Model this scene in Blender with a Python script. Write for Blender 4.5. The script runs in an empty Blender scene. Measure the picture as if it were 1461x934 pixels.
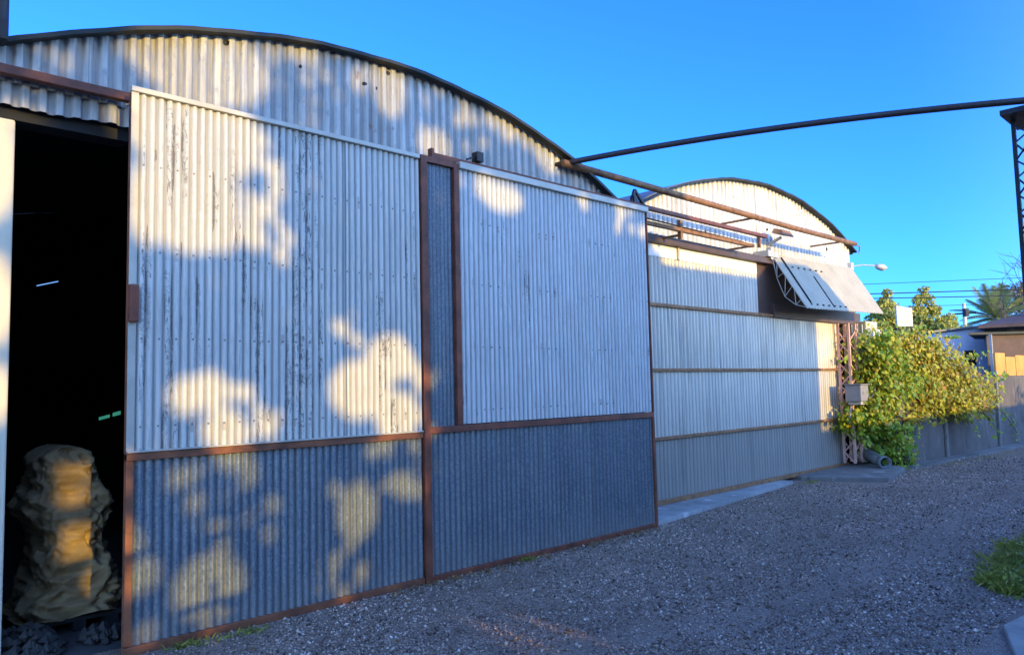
import bpy, math, random
import numpy as np
from mathutils import Vector, Matrix, noise as mnoise

random.seed(7)
rng = np.random.default_rng(7)
C = bpy.context.scene.collection
PI = math.pi
# sun travels along SD (towards +Y, the metal fronts); SX and SZ are its slopes per metre of Y
SX, SZ = .05, .158

# ------------------------------------------------------------------ helpers
def tag(o, label=None, cat=None, group=None, kind=None):
    if label: o['label'] = label
    if cat: o['category'] = cat
    if group: o['group'] = group
    if kind: o['kind'] = kind
    return o

def thing(name, loc, label, cat, group=None):
    o = bpy.data.objects.new(name, None); C.objects.link(o)
    o.location = loc; o.empty_display_size = .2
    return tag(o, label, cat, group)

def link(name, me, mat, parent=None):
    o = bpy.data.objects.new(name, me); C.objects.link(o)
    if mat is not None:
        for m in (mat if isinstance(mat, (list, tuple)) else [mat]): me.materials.append(m)
    if parent is not None:
        o.parent = parent
        w = Matrix.Translation(parent.location) if parent.parent is None else Matrix.Identity(4)
        if parent.type == 'EMPTY': o.matrix_parent_inverse = w.inverted()
    return o

class MB:
    def __init__(s): s.v = []; s.f = []; s.m = []
    def add(s, vs, fs, mi=0):
        b = len(s.v); s.v += [tuple(map(float, p)) for p in vs]
        s.f += [tuple(i + b for i in f) for f in fs]; s.m += [mi] * len(fs); return s
    def box(s, x0, x1, y0, y1, z0, z1, mi=0):
        return s.add([(x0,y0,z0),(x1,y0,z0),(x1,y1,z0),(x0,y1,z0),(x0,y0,z1),(x1,y0,z1),(x1,y1,z1),(x0,y1,z1)],
              [(0,3,2,1),(4,5,6,7),(0,1,5,4),(1,2,6,5),(2,3,7,6),(3,0,4,7)], mi)
    def bar(s, a, b, w, h=None, up=(0,0,1), mi=0):
        a = Vector(a); b = Vector(b); h = h or w; d = (b - a).normalized(); u = Vector(up)
        if abs(d.dot(u)) > .98: u = Vector((0,1,0))
        r = d.cross(u).normalized(); u = r.cross(d)
        vs = [p + r*x*w/2 + u*y*h/2 for p in (a, b) for x, y in ((-1,-1),(1,-1),(1,1),(-1,1))]
        return s.add(vs, [(3,2,1,0),(4,5,6,7),(0,1,5,4),(1,2,6,5),(2,3,7,6),(3,0,4,7)], mi)
    def tube(s, pts, rad, n=8, mi=0, cap=True):
        pts = [Vector(p) for p in pts]; vs = []; fs = []; u = None
        for i, p in enumerate(pts):
            d = (pts[min(i+1, len(pts)-1)] - pts[max(i-1, 0)]).normalized()
            if u is None:
                u = Vector((0,0,1)) if abs(d.z) < .9 else Vector((1,0,0))
            r = d.cross(u).normalized(); u = r.cross(d).normalized()
            rr = rad[i] if isinstance(rad, (list, tuple)) else rad
            vs += [p + (r*math.cos(2*PI*k/n) + u*math.sin(2*PI*k/n))*rr for k in range(n)]
        for i in range(len(pts)-1):
            for k in range(n):
                fs.append((i*n+k, i*n+(k+1)%n, (i+1)*n+(k+1)%n, (i+1)*n+k))
        if cap: fs += [tuple(range(n))[::-1], tuple((len(pts)-1)*n+k for k in range(n))]
        return s.add(vs, fs, mi)
    def prism(s, poly, z0, z1, mi=0):
        n = len(poly)
        return s.add([(x,y,z0) for x,y in poly] + [(x,y,z1) for x,y in poly],
              [tuple(range(n))[::-1], tuple(range(n, 2*n))] + [(i,(i+1)%n,n+(i+1)%n,n+i) for i in range(n)], mi)
    def build(s, name, mat, parent=None, smooth=False, bevel=0):
        me = bpy.data.meshes.new(name); me.from_pydata(s.v, [], s.f)
        me.polygons.foreach_set('material_index', s.m)
        if smooth: me.polygons.foreach_set('use_smooth', [True]*len(s.f))
        me.update()
        o = link(name, me, mat, parent)
        if bevel:
            b = o.modifiers.new('bevel', 'BEVEL'); b.width = bevel; b.segments = 2; b.limit_method = 'ANGLE'
        return o

def raw_mesh(name, V, F, mat, parent=None, smooth=False):
    """V (n,3), F (m,k) numpy -> one mesh object, fast"""
    me = bpy.data.meshes.new(name); m, k = F.shape
    me.vertices.add(len(V)); me.vertices.foreach_set('co', np.ascontiguousarray(V, dtype=np.float32).ravel())
    me.loops.add(m*k); me.loops.foreach_set('vertex_index', np.ascontiguousarray(F, dtype=np.int32).ravel())
    me.polygons.add(m); me.polygons.foreach_set('loop_start', np.arange(0, m*k, k, dtype=np.int32))
    if smooth: me.polygons.foreach_set('use_smooth', np.ones(m, dtype=bool))
    me.update(calc_edges=True); me.validate()
    return link(name, me, mat, parent)

def vnoise(x, z, seed):
    """cheap smooth noise on arrays"""
    r = np.random.default_rng(seed); o = np.zeros_like(x)
    for i in range(10):
        a, b, p = r.uniform(-1, 1), r.uniform(-1, 1), r.uniform(0, 6.28)
        sc = r.uniform(1.2, 5.)
        o = o + np.sin((x*a*1.8 + z*b)*sc + p)
    return o / 10

def sheet(name, x0, x1, zb, zt, y, pitch, amp, mat, parent, prof='sine', seam=.82, dent=.003, nz=16, seed=1, jag=0., axis='x', thr=2.3):
    """corrugated sheet standing in the XZ plane (axis x) or YZ plane (axis y); zt may be a function of x.
    attributes: ridge (-1 groove .. 1 ridge towards the viewer), sheetrand (one value per sheet)"""
    k = 14 if prof == 'trap' else 8
    n = max(8, int((x1-x0)/pitch*k)); xs = np.linspace(x0, x1, n+1)
    r = np.random.default_rng(seed)
    wob = 1.1 if prof == 'trap' else .4
    ph = (xs-x0)/pitch*2*PI + wob*np.sin(xs*2.3+seed) + wob*.6*np.sin(xs*7.1+seed*2) + r.uniform(0, 6)
    c = np.cos(ph)
    if prof == 'trap': c = np.clip(c*thr+.25, -1, 1)
    si = np.floor((xs-x0)/seam).astype(int); rv = r.uniform(0, 1, si.max()+2); rid = np.floor(ph/(2*PI)+.25).astype(int); rid -= rid.min(); rr_ = r.uniform(0, 1, rid.max()+1)[rid]; tone = rv[si]*.6 + rr_*.4; off = r.uniform(-.004, .004, si.max()+2)
    top = np.array([zt(x) for x in xs]) if callable(zt) else np.full(n+1, float(zt))
    bot = np.array([zb(x) for x in xs]) if callable(zb) else np.full(n+1, float(zb))
    if jag: bot = bot + jag*np.interp(xs, np.arange(x0, x1+1, .35), r.uniform(-1, 1, len(np.arange(x0, x1+1, .35))))
    t = np.linspace(0, 1, nz+1)[:, None]
    Z = bot[None]*(1-t) + top[None]*t; X = np.repeat(xs[None], nz+1, 0)
    Yv = y - amp*c[None] + off[si][None] + dent*3*vnoise(X, Z, seed+50) + dent*vnoise(X*4, Z*5, seed+51)
    V = np.stack([X, Yv, Z] if axis == 'x' else [Yv, X, Z], -1).reshape(-1, 3)
    i = np.arange(nz)[:, None]*(n+1) + np.arange(n)[None]
    F = np.stack([i, i+1, i+n+2, i+n+1], -1).reshape(-1, 4)
    o = raw_mesh(name, V, F, mat, parent, prof != 'trap')
    jn = np.abs((xs-x0) % seam) < (xs[1]-xs[0])*.9; jn[:k] = False; c = np.where(jn, -1.6, c)
    a = o.data.attributes.new('ridge', 'FLOAT', 'POINT'); a.data.foreach_set('value', np.repeat(c[None], nz+1, 0).ravel().astype(np.float32))
    a = o.data.attributes.new('sheetrand', 'FLOAT', 'POINT'); a.data.foreach_set('value', np.repeat(tone[None], nz+1, 0).ravel().astype(np.float32))
    return o

# ------------------------------------------------------------------ node material helper
class NM:
    def __init__(s, name, rough=.6, metal=0., spec=.5):
        s.mat = bpy.data.materials.new(name); s.mat.use_nodes = True
        s.t = s.mat.node_tree; s.b = s.t.nodes['Principled BSDF']
        s.b.inputs['Roughness'].default_value = rough; s.b.inputs['Metallic'].default_value = metal
        s.b.inputs['Specular IOR Level'].default_value = spec
        s.co = s.n('ShaderNodeTexCoord').outputs['Object']
    def n(s, t): return s.t.nodes.new(t)
    def set(s, sock, val):
        if isinstance(val, bpy.types.NodeSocket): s.t.links.new(val, sock)
        elif isinstance(val, tuple) and len(val) == 3 and sock.type == 'RGBA': sock.default_value = (*val, 1)
        else: sock.default_value = val
    def vec(s, sc, off=(0,0,0)):
        m = s.n('ShaderNodeMapping'); s.set(m.inputs['Vector'], s.co); m.inputs['Scale'].default_value = sc; m.inputs['Location'].default_value = off
        return m.outputs[0]
    def noise(s, sc, detail=4, rough=.55, dist=0., off=(0,0,0)):
        m = s.n('ShaderNodeTexNoise'); s.set(m.inputs['Vector'], s.vec(sc, off)); m.inputs['Scale'].default_value = 1
        m.inputs['Detail'].default_value = detail; m.inputs['Roughness'].default_value = rough; m.inputs['Distortion'].default_value = dist
        return m.outputs['Fac']
    def voro(s, sc, feat='F1', out='Distance', warp=0.):
        m = s.n('ShaderNodeTexVoronoi'); m.feature = feat; m.inputs['Scale'].default_value = 1
        v = s.vec(sc)
        if warp:
            nn = s.n('ShaderNodeTexNoise'); s.set(nn.inputs['Vector'], v); nn.inputs['Scale'].default_value = .8; nn.inputs['Detail'].default_value = 3
            a = s.n('ShaderNodeVectorMath'); a.operation = 'MULTIPLY_ADD'; s.set(a.inputs[0], nn.outputs['Color']); a.inputs[1].default_value = (warp,)*3; s.set(a.inputs[2], v); v = a.outputs[0]
        s.set(m.inputs['Vector'], v); return m.outputs[out]
    def math(s, op, a, b=0., c=None, clamp=False):
        m = s.n('ShaderNodeMath'); m.operation = op; m.use_clamp = clamp
        s.set(m.inputs[0], a); s.set(m.inputs[1], b)
        if c is not None: s.set(m.inputs[2], c)
        return m.outputs[0]
    def mapr(s, v, a, b, c=0., d=1., smooth=False):
        m = s.n('ShaderNodeMapRange'); s.set(m.inputs[0], v)
        if smooth: m.interpolation_type = 'SMOOTHSTEP'
        for i, x in enumerate((a, b, c, d)): m.inputs[i+1].default_value = x
        return m.outputs[0]
    def mix(s, f, a, b, mode='MIX'):
        m = s.n('ShaderNodeMix'); m.data_type = 'RGBA'; m.blend_type = mode
        s.set(m.inputs[0], f); s.set(m.inputs[6], a); s.set(m.inputs[7], b); return m.outputs[2]
    def ramp(s, f, stops):
        m = s.n('ShaderNodeValToRGB'); s.set(m.inputs[0], f); e = m.color_ramp.elements
        while len(e) < len(stops): e.new(.5)
        for i, (p, c) in enumerate(stops): e[i].position = p; e[i].color = (*c, 1)
        return m.outputs[0]
    def attr(s, name): m = s.n('ShaderNodeAttribute'); m.attribute_name = name; return m.outputs['Fac']
    def island(s): return s.n('ShaderNodeNewGeometry').outputs['Random Per Island']
    def axis(s, i): m = s.n('ShaderNodeSeparateXYZ'); s.set(m.inputs[0], s.co); return m.outputs[i]
    def bump(s, h, dist=.01, st=1.):
        m = s.n('ShaderNodeBump'); s.set(m.inputs['Height'], h); m.inputs['Distance'].default_value = dist; m.inputs['Strength'].default_value = st
        s.set(s.b.inputs['Normal'], m.outputs[0])
    def col(s, c): s.set(s.b.inputs['Base Color'], c); return s
    def rough(s, r): s.set(s.b.inputs['Roughness'], r)
    def metal(s, r): s.set(s.b.inputs['Metallic'], r)

def simple(name, c, rough=.6, metal=0., var=.25, sc=6., bump=0., c2=None):
    m = NM(name, rough, metal)
    f = m.noise((sc, sc, sc), 6, .6)
    lo = c2 or tuple(x*(1-var) for x in c); hi = tuple(x*(1+var) for x in c)
    f2 = m.noise((sc*9,)*3, 3)
    k = m.mapr(f, .3, .7); k = m.math('ADD', m.math('MULTIPLY', k, .75), m.math('MULTIPLY', f2, .25))
    m.col(m.mix(k, lo, hi))
    if bump: m.bump(f2, bump, .6)
    return m.mat

def white_paint(name, base=(.73,.71,.64), crack=.5, heavy=None, mottle=.32):
    m = NM(name, .5)
    ridge = m.attr('ridge'); sr = m.attr('sheetrand')
    c = m.mix(m.mapr(m.noise((1.3,1.3,1.1), 5), .3, .7), tuple(x*.86 for x in base), base)
    c = m.mix(m.math('MULTIPLY', sr, .18), c, (.5,.52,.55))
    c = m.mix(m.mapr(m.noise((22,22,.9), 4, .6), .42, .75, 0, .45), c, (.36,.36,.36), 'MIX')       # vertical run-off streaks
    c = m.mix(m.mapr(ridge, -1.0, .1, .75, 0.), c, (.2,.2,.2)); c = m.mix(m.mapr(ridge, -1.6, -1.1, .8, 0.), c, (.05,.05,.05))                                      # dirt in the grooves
    c = m.mix(m.mapr(m.noise((38,38,5), 5, .7, off=(2,8,8)), .5, .66, 0, mottle), c, (.3,.31,.33))
    mask = m.mapr(m.noise((4.5,4.5,.55), 4, .6, off=(3,0,1)), .62-crack*.22, .72-crack*.22)
    if heavy:
        x = m.axis(0)
        for hx, hw in heavy:
            g = m.math('SUBTRACT', 1., m.math('ABSOLUTE', m.math('DIVIDE', m.math('SUBTRACT', x, hx), hw)), clamp=True)
            mask = m.math('MAXIMUM', mask, m.math('MULTIPLY', g, 1.3, clamp=True))
    mask = m.math('MULTIPLY', mask, m.mapr(m.noise((11,11,.8), 3, off=(2,6,8)), .4, .55))
    def contour(sc, off, w0, w1):
        f = m.noise(sc, 5, .62, .6, off); wd = m.mapr(m.noise((7,7,7), 3, off=off), .4, .65, w0, w1)
        return m.math('LESS_THAN', m.math('ABSOLUTE', m.math('SUBTRACT', f, .5)), wd)
    groove = m.math('LESS_THAN', m.math('ADD', ridge, m.math('MULTIPLY', m.noise((12,12,18), 4, off=(6,3,3)), 1.6)), .12)
    ck = m.math('MAXIMUM', contour((17,17,4), (0,0,0), .004, .02), contour((9,9,24), (3,1,7), .0, .016))
    ck = m.math('MULTIPLY', m.math('MAXIMUM', ck, m.math('MULTIPLY', groove, m.math('GREATER_THAN', m.noise((20,20,6), 4, off=(4,4,9)), .46))), m.math('GREATER_THAN', mask, .6))
    vn = m.noise((34,34,1.6), 4, .65, off=(9,2,4))
    vl = m.math('MULTIPLY', m.math('GREATER_THAN', vn, .66), m.mapr(mask, 0, 1, .12, 1))             # long vertical splits
    chip = m.math('MULTIPLY', m.math('GREATER_THAN', m.noise((26,26,19), 5, .7, off=(5,5,5)), .69), m.mapr(mask, 0, 1, .25, 1))
    dk = m.math('MAXIMUM', m.math('MAXIMUM', ck, vl), chip)
    c = m.mix(m.math('MULTIPLY', dk, .72), c, m.mix(m.noise((40,40,30), 3), (.05,.05,.055), (.16,.15,.15)))
    fx = m.math('ABSOLUTE', m.math('SUBTRACT', m.math('FRACT', m.math('DIVIDE', m.axis(0), .112)), .5))
    fz = m.math('ABSOLUTE', m.math('SUBTRACT', m.math('FRACT', m.math('DIVIDE', m.math('ADD', m.axis(2), m.math('MULTIPLY', m.noise((3,3,3), 2), .02)), .58)), .5))
    scr = m.math('MULTIPLY', m.math('LESS_THAN', fx, .055), m.math('LESS_THAN', fz, .012))
    run = m.math('MULTIPLY', m.math('MULTIPLY', m.math('LESS_THAN', fx, .1), m.math('LESS_THAN', fz, .09)), m.math('GREATER_THAN', m.noise((10,10,4), 3, off=(1,1,6)), .58))
    c = m.mix(m.math('MULTIPLY', run, .35), c, (.2,.12,.07)); c = m.mix(m.math('MULTIPLY', scr, .7), c, (.06,.055,.05))
    m.col(c); m.rough(m.mapr(dk, 0, 1, .42, .75)); m.bump(m.math('SUBTRACT', m.noise((60,60,30), 3), dk), .003, .6)
    return m.mat

def gable_paint(name, base, dirt=.5, sc=1., tone=.75):
    m = NM(name, .45, .15)
    ridge = m.attr('ridge'); sr = m.attr('sheetrand')
    c = m.mix(m.mapr(m.noise((2.2,2.2,1.6), 6, .65), .35, .68), tuple(x*.62 for x in base), base)
    c = m.mix(m.math('MULTIPLY', sr, tone), c, tuple(x*.5 for x in base))
    c = m.mix(m.mapr(m.noise((1.1,1.1,.5), 3, off=(3,3,3)), .45, .65, 0, .45), c, (.3,.27,.22))
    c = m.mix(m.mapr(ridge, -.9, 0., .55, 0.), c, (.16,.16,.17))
    c = m.mix(m.mapr(m.noise((30,30,1.3), 4, .65), .5, .7, 0, dirt), c, (.14,.13,.12))
    pe = m.mapr(m.noise((9,9,6), 6, .7, off=(1,7,2)), .58, .62)
    c = m.mix(m.math('MULTIPLY', pe, .55), c, (.24,.24,.25))
    c = m.mix(m.mapr(m.noise((6,6,4), 4, .6, off=(8,1,1)), .66, .74, 0, .7), c, (.2,.1,.05))
    hole = m.math('LESS_THAN', m.voro((3.6*sc,3.6*sc,3.9*sc), warp=.3), .085)
    c = m.mix(hole, c, (.006,.006,.006))
    dent = m.noise((8,8,6), 3); m.col(c)
    m.bump(m.math('SUBTRACT', m.math('ADD', dent, m.math('MULTIPLY', m.noise((50,50,30), 3), .15)), m.math('MULTIPLY', hole, .5)), .02, .6)
    m.rough(m.mapr(pe, 0, 1, .5, .38))
    return m.mat

def galv(name, lo=(.2,.205,.21), hi=(.42,.43,.43), metal=.55, rough=.42, grain=1.):
    m = NM(name, rough, metal)
    ridge = m.attr('ridge')
    sp = m.voro((70,70,55), out='Color'); bw = m.n('ShaderNodeRGBToBW'); m.set(bw.inputs[0], sp)
    f = m.math('ADD', m.math('MULTIPLY', bw.outputs[0], .5*grain), m.math('MULTIPLY', m.noise((3,3,1.2), 5), .8-.3*grain))
    c = m.mix(f, lo, hi)
    c = m.mix(m.mapr(m.noise((60,60,50), 2, .5), .62, .72, 0, .25), c, (.55,.55,.53))                 # white bloom specks
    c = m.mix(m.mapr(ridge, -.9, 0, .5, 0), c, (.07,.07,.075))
    c = m.mix(m.mapr(m.noise((16,16,.7), 4), .5, .72, 0, .5), c, (.12,.12,.12))
    c = m.mix(m.mapr(m.axis(2), .0, .35, .35, 0), c, (.3,.29,.27))                                 # dust near the ground
    m.col(c); m.bump(m.math('ADD', bw.outputs[0], m.noise((20,20,20), 4)), .0015, .5)
    m.rough(m.mapr(m.noise((5,5,3), 4), .3, .7, rough-.08, rough+.14))
    return m.mat

M = {}
M['white_left'] = white_paint('flaking_white_paint', crack=.45, heavy=[(2.92,.3), (1.95,.14), (1.76,.06)])
M['white_right'] = white_paint('chipped_white_paint', (.72,.73,.72), crack=.3, mottle=.4)
M['gable'] = gable_paint('weathered_gable_paint', (.7,.69,.66))
M['gable2'] = gable_paint('bright_gable_paint', (.93,.9,.82), .4, .7, .25)
M['galv'] = galv('galvanised_sheet', (.035,.075,.13), (.3,.34,.37), .28)
M['zinc'] = galv('zinc_sheet', (.55,.5,.43), (.74,.68,.58), .12, .4, .3)
M['zinc_dull'] = galv('dull_zinc_sheet', (.29,.26,.22), (.4,.37,.31), .1, .55, .3)
M['rust'] = simple('red_oxide_paint', (.22,.065,.032), .6, .1, .4, 5, .003, (.06,.02,.014))
M['rust_lit'] = simple('lit_red_oxide', (.26,.09,.04), .65, .1, .4, 5, .003, (.07,.028,.018))  # lighter copy of the red oxide, sunlight put into its colour
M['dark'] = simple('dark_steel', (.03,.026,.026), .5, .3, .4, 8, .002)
M['pipe'] = simple('weathered_pipe', (.045,.043,.05), .5, .35, .4, 5, .002, (.06,.035,.026))
M['rustpipe'] = simple('rusty_rail', (.34,.17,.075), .7, .1, .4, 9, .003, (.13,.06,.03))
M['brown'] = simple('brown_painted_sheet', (.1,.056,.042), .55, 0, .3, 3)
M['cap'] = simple('pale_flashing', (.5,.47,.4), .5, .2, .2, 5)
M['roof'] = simple('grey_roof_sheet', (.16,.17,.18), .55, .3, .25, 2)
M['roofedge'] = simple('dark_roof_edge', (.014,.019,.017), .6, .1, .5, 6)
M['plaster'] = simple('cream_plaster', (.7,.62,.47), .8, 0, .12, 3, .002)
M['inwall'] = simple('shade_black_sheet', (.02,.02,.021), .9, 0, .3, 2)  # near-black base puts the shade of the unlit interior into the colour
M['wood'] = simple('raw_timber', (.22,.12,.055), .75, 0, .35, 5, .002)
M['lamp'] = simple('pale_metal', (.55,.55,.55), .4, .2, .1, 5)
M['boxgrey'] = simple('grey_meter_box', (.3,.28,.26), .55, .05, .15, 9, .001)
M['conduit'] = simple('pale_conduit', (.5,.48,.44), .5, 0, .15, 5)
M['drain'] = simple('grey_drain_pipe', (.22,.24,.25), .5, 0, .2, 6)
M['bark'] = simple('brown_bark', (.09,.065,.045), .9, 0, .4, 14, .01)
M['greybark'] = simple('grey_bark', (.16,.13,.12), .9, 0, .3, 14, .01)
M['dark_line'] = simple('black_cable', (.02,.02,.022), .6, 0, .1, 3)
M['trans'] = simple('white_transom', (.88,.86,.8), .4, 0, .04, 3)
M['lav'] = simple('lavender_wall', (.8,.76,.86), .8, 0, .12, 1.2)
M['tile'] = simple('brown_tile_roof', (.16,.1,.075), .8, 0, .3, 6, .01)
M['porch'] = simple('brown_boards', (.11,.06,.04), .7, 0, .35, 4)
M['orange'] = simple('sun_orange_wall', (.74,.33,.07), .85, 0, .25, 2.5, .003)  # orange of the low sun on the wall is put into this colour
M['sign'] = simple('cream_board', (.72,.67,.5), .6, 0, .1, 4)
M['tarp'] = simple('cream_tarpaulin', (.31,.22,.11), .85, 0, .35, 7, .004)
M['rubble'] = simple('dark_rubble', (.04,.038,.036), .9, 0, .5, 10)
M['tilemake'] = simple('brick_wall', (.2,.1,.07), .9, 0, .3, 3)

def concrete(name, c, stain=.5, sc=1.):
    m = NM(name, .85, 0, .3)
    k = m.mix(m.mapr(m.noise((1.1*sc,1.1*sc,.7*sc), 7, .65), .35, .68), tuple(x*.55 for x in c), c)
    k = m.mix(m.mapr(m.noise((5,5,1.2), 5, .65, off=(4,4,4)), .52, .72, 0, stain), k, tuple(x*.3 for x in c))
    k = m.mix(m.mapr(m.noise((3,3,1), 6, .6, off=(1,9,3)), .6, .66, 0, .5), k, tuple(min(1, x*1.7) for x in c))
    m.col(k); m.bump(m.math('ADD', m.noise((12,12,12), 6), m.math('MULTIPLY', m.noise((90,90,90), 3), .3)), .01, .6)
    return m.mat
M['concrete'] = concrete('grey_concrete', (.27,.255,.235))
M['rough_wall'] = concrete('stained_render', (.2,.175,.155), .7)
M['sill'] = concrete('pale_concrete', (.46,.46,.45), .35)
M['slab'] = concrete('worn_slab', (.5,.45,.38), .4)
M['floor'] = concrete('dark_shop_floor', (.1,.1,.1), .5)

def gravel_mat():
    m = NM('gravel_bed', .9, 0, .25)
    d = m.voro((55,55,55), out='Color'); bw = m.n('ShaderNodeRGBToBW'); m.set(bw.inputs[0], d)
    e = m.voro((55,55,55), 'DISTANCE_TO_EDGE')
    c = m.mix(bw.outputs[0], (.28,.2,.155), (.56,.42,.33))
    c = m.mix(m.mapr(e, 0, .14, .75, 0), c, (.06,.045,.036))
    c = m.mix(m.mapr(m.noise((.9,.9,.9), 5), .45, .7, 0, .5), c, (.2,.145,.105))
    m.col(c); m.bump(m.math('ADD', e, m.math('MULTIPLY', bw.outputs[0], .4)), .02, .8)
    return m.mat
M['gravel'] = gravel_mat()
def stone_mat():
    m = NM('gravel_stones', .8, 0, .3)
    r = m.island()
    c = m.ramp(r, [(0,(.05,.036,.03)),(.25,(.24,.165,.125)),(.6,(.43,.31,.245)),(.84,(.64,.47,.37)),(.96,(.8,.65,.54)),(1,(.9,.8,.7))])
    c = m.mix(m.mapr(m.noise((.7,.7,.7), 5, .6), .46, .66, 0, .55), c, (.22,.155,.11)); c = m.mix(m.mapr(m.noise((.35,1.6,1), 4, .6, off=(7,2,2)), .5, .68, 0, .45), c, (.12,.085,.065))
    m.col(c); return m.mat
M['stone'] = stone_mat()

def leaf_mat(name, stops, trans=.35, rough=.5):
    m = NM(name, rough, 0, .4)
    c = m.ramp(m.island(), stops); c = m.mix(m.mapr(m.noise((2.2,2.2,2.2), 4), .35, .65, 0, .35), c, tuple(x*.6 for x in stops[0][1]))
    m.col(c)
    tr = m.n('ShaderNodeBsdfTranslucent'); m.set(tr.inputs[0], m.mix(.5, c, tuple(min(1, x*1.5) for x in stops[-1][1])))
    mx = m.n('ShaderNodeMixShader'); mx.inputs[0].default_value = trans
    m.t.links.new(m.b.outputs[0], mx.inputs[1]); m.t.links.new(tr.outputs[0], mx.inputs[2])
    m.t.links.new(mx.outputs[0], m.t.nodes['Material Output'].inputs[0]); return m.mat
M['vine'] = leaf_mat('vine_leaves', [(0,(.13,.2,.02)),(.2,(.28,.38,.03)),(.5,(.52,.56,.05)),(.84,(.72,.64,.06)),(.96,(.66,.4,.07)),(1,(.5,.2,.06))])
M['vine_green'] = leaf_mat('green_vine_leaves', [(0,(.1,.22,.02)),(.5,(.22,.42,.035)),(.85,(.46,.55,.05)),(1,(.62,.58,.06))])
M['tree'] = leaf_mat('broad_leaves', [(0,(.03,.06,.015)),(.6,(.06,.1,.02)),(1,(.1,.13,.03))], .15)
M['conifer'] = leaf_mat('yellow_green_needles', [(0,(.16,.2,.04)),(.5,(.42,.42,.07)),(1,(.65,.55,.1))], .2)
M['tan'] = leaf_mat('dry_tan_leaves', [(0,(.1,.09,.03)),(.5,(.25,.2,.08)),(1,(.38,.3,.14))], .2)
M['palm'] = leaf_mat('palm_leaflets', [(0,(.1,.15,.04)),(.6,(.22,.27,.08)),(1,(.42,.4,.14))], .2)
M['grass'] = leaf_mat('grass_blades', [(0,(.09,.13,.02)),(.5,(.27,.31,.035)),(.9,(.46,.46,.07)),(1,(.55,.45,.16))], .25)
M['dry'] = leaf_mat('dry_leaf', [(0,(.16,.08,.03)),(.6,(.3,.16,.05)),(1,(.4,.26,.1))], .1)

# ------------------------------------------------------------------ sky, sun, camera
SUN_EL = math.atan2(SZ, math.hypot(1, SX)); SUN_AZ = math.atan2(-SX, -1.0)   # where the sun stands: behind the viewer (-Y)
w = bpy.data.worlds.new('World'); bpy.context.scene.world = w; w.use_nodes = True
nt = w.node_tree; bg = nt.nodes['Background']
sky = nt.nodes.new('ShaderNodeTexSky'); sky.sky_type = 'NISHITA'; sky.sun_disc = False
sky.sun_elevation = SUN_EL; sky.sun_rotation = SUN_AZ % (2*PI)
sky.altitude = 800; sky.air_density = 1.0; sky.dust_density = .2; sky.ozone_density = 2.5
mx = nt.nodes.new('ShaderNodeMix'); mx.data_type = 'RGBA'; mx.blend_type = 'MULTIPLY'; mx.inputs[0].default_value = 1
nt.links.new(sky.outputs[0], mx.inputs[6]); 
# the sky is whiter and brighter around the low sun than opposite it
tc = nt.nodes.new('ShaderNodeTexCoord'); sp = nt.nodes.new('ShaderNodeSeparateXYZ'); nt.links.new(tc.outputs['Generated'], sp.inputs[0])
mr = nt.nodes.new('ShaderNodeMapRange'); mr.interpolation_type = 'SMOOTHSTEP'; nt.links.new(sp.outputs['Y'], mr.inputs[0])
mr.inputs[1].default_value = -.5; mr.inputs[2].default_value = .32
tn = nt.nodes.new('ShaderNodeMix'); tn.data_type = 'RGBA'; nt.links.new(mr.outputs[0], tn.inputs[0])
tn.inputs[6].default_value = (5.3, 5.9, 8.0, 1); tn.inputs[7].default_value = (.5, 1.8, 4.9, 1)
nt.links.new(tn.outputs[2], mx.inputs[7])
nt.links.new(mx.outputs[2], bg.inputs[0]); bg.inputs[1].default_value = .15

sl = bpy.data.lights.new('sun', 'SUN'); sl.energy = 5.0; sl.angle = math.radians(.53); sl.color = (1, .67, .13)
so = bpy.data.objects.new('sun', sl); C.objects.link(so); so.location = (0, -20, 20)
so.rotation_euler = Vector((SX, 1, -SZ)).to_track_quat('-Z', 'Y').to_euler()

f_, yaw, pitch, roll, dist = 1091.32, 0.80203, 0.07646, -0.022986, 5.3218
F = Vector((math.cos(yaw)*math.cos(pitch), math.sin(yaw)*math.cos(pitch), math.sin(pitch)))
R0 = Vector((math.sin(yaw), -math.cos(yaw), 0)); U0 = R0.cross(F)
R1 = R0*math.cos(roll) + U0*math.sin(roll); U1 = -R0*math.sin(roll) + U0*math.cos(roll)
cam = bpy.data.cameras.new('camera'); co = bpy.data.objects.new('camera', cam); C.objects.link(co)
co.matrix_world = Matrix(((R1.x,U1.x,-F.x,0),(R1.y,U1.y,-F.y,-dist),(R1.z,U1.z,-F.z,1.65),(0,0,0,1)))
cam.sensor_width = 36; cam.sensor_fit = 'HORIZONTAL'; cam.lens = f_/1461*36; cam.clip_end = 3000; cam.clip_start = .05
sc = bpy.context.scene; sc.camera = co
sc.view_settings.view_transform = 'Standard'; sc.view_settings.look = 'None'; sc.view_settings.exposure = 0
sc.cycles.use_denoising = True; sc.cycles.max_bounces = 8; sc.cycles.diffuse_bounces = 4

# ------------------------------------------------------------------ ground
g = MB(); g.add([(-1500,-1500,0),(1500,-1500,0),(1500,1500,0),(-1500,1500,0)], [(0,1,2,3)])
tag(g.build('ground', M['gravel']), 'grey gravel yard in front of the metal sheds', 'ground', kind='structure')
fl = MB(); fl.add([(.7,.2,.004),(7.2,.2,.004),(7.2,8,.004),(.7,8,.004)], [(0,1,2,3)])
tag(fl.build('shed_floor', M['floor']), 'dark concrete floor inside the open shed', 'floor', kind='structure')

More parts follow.
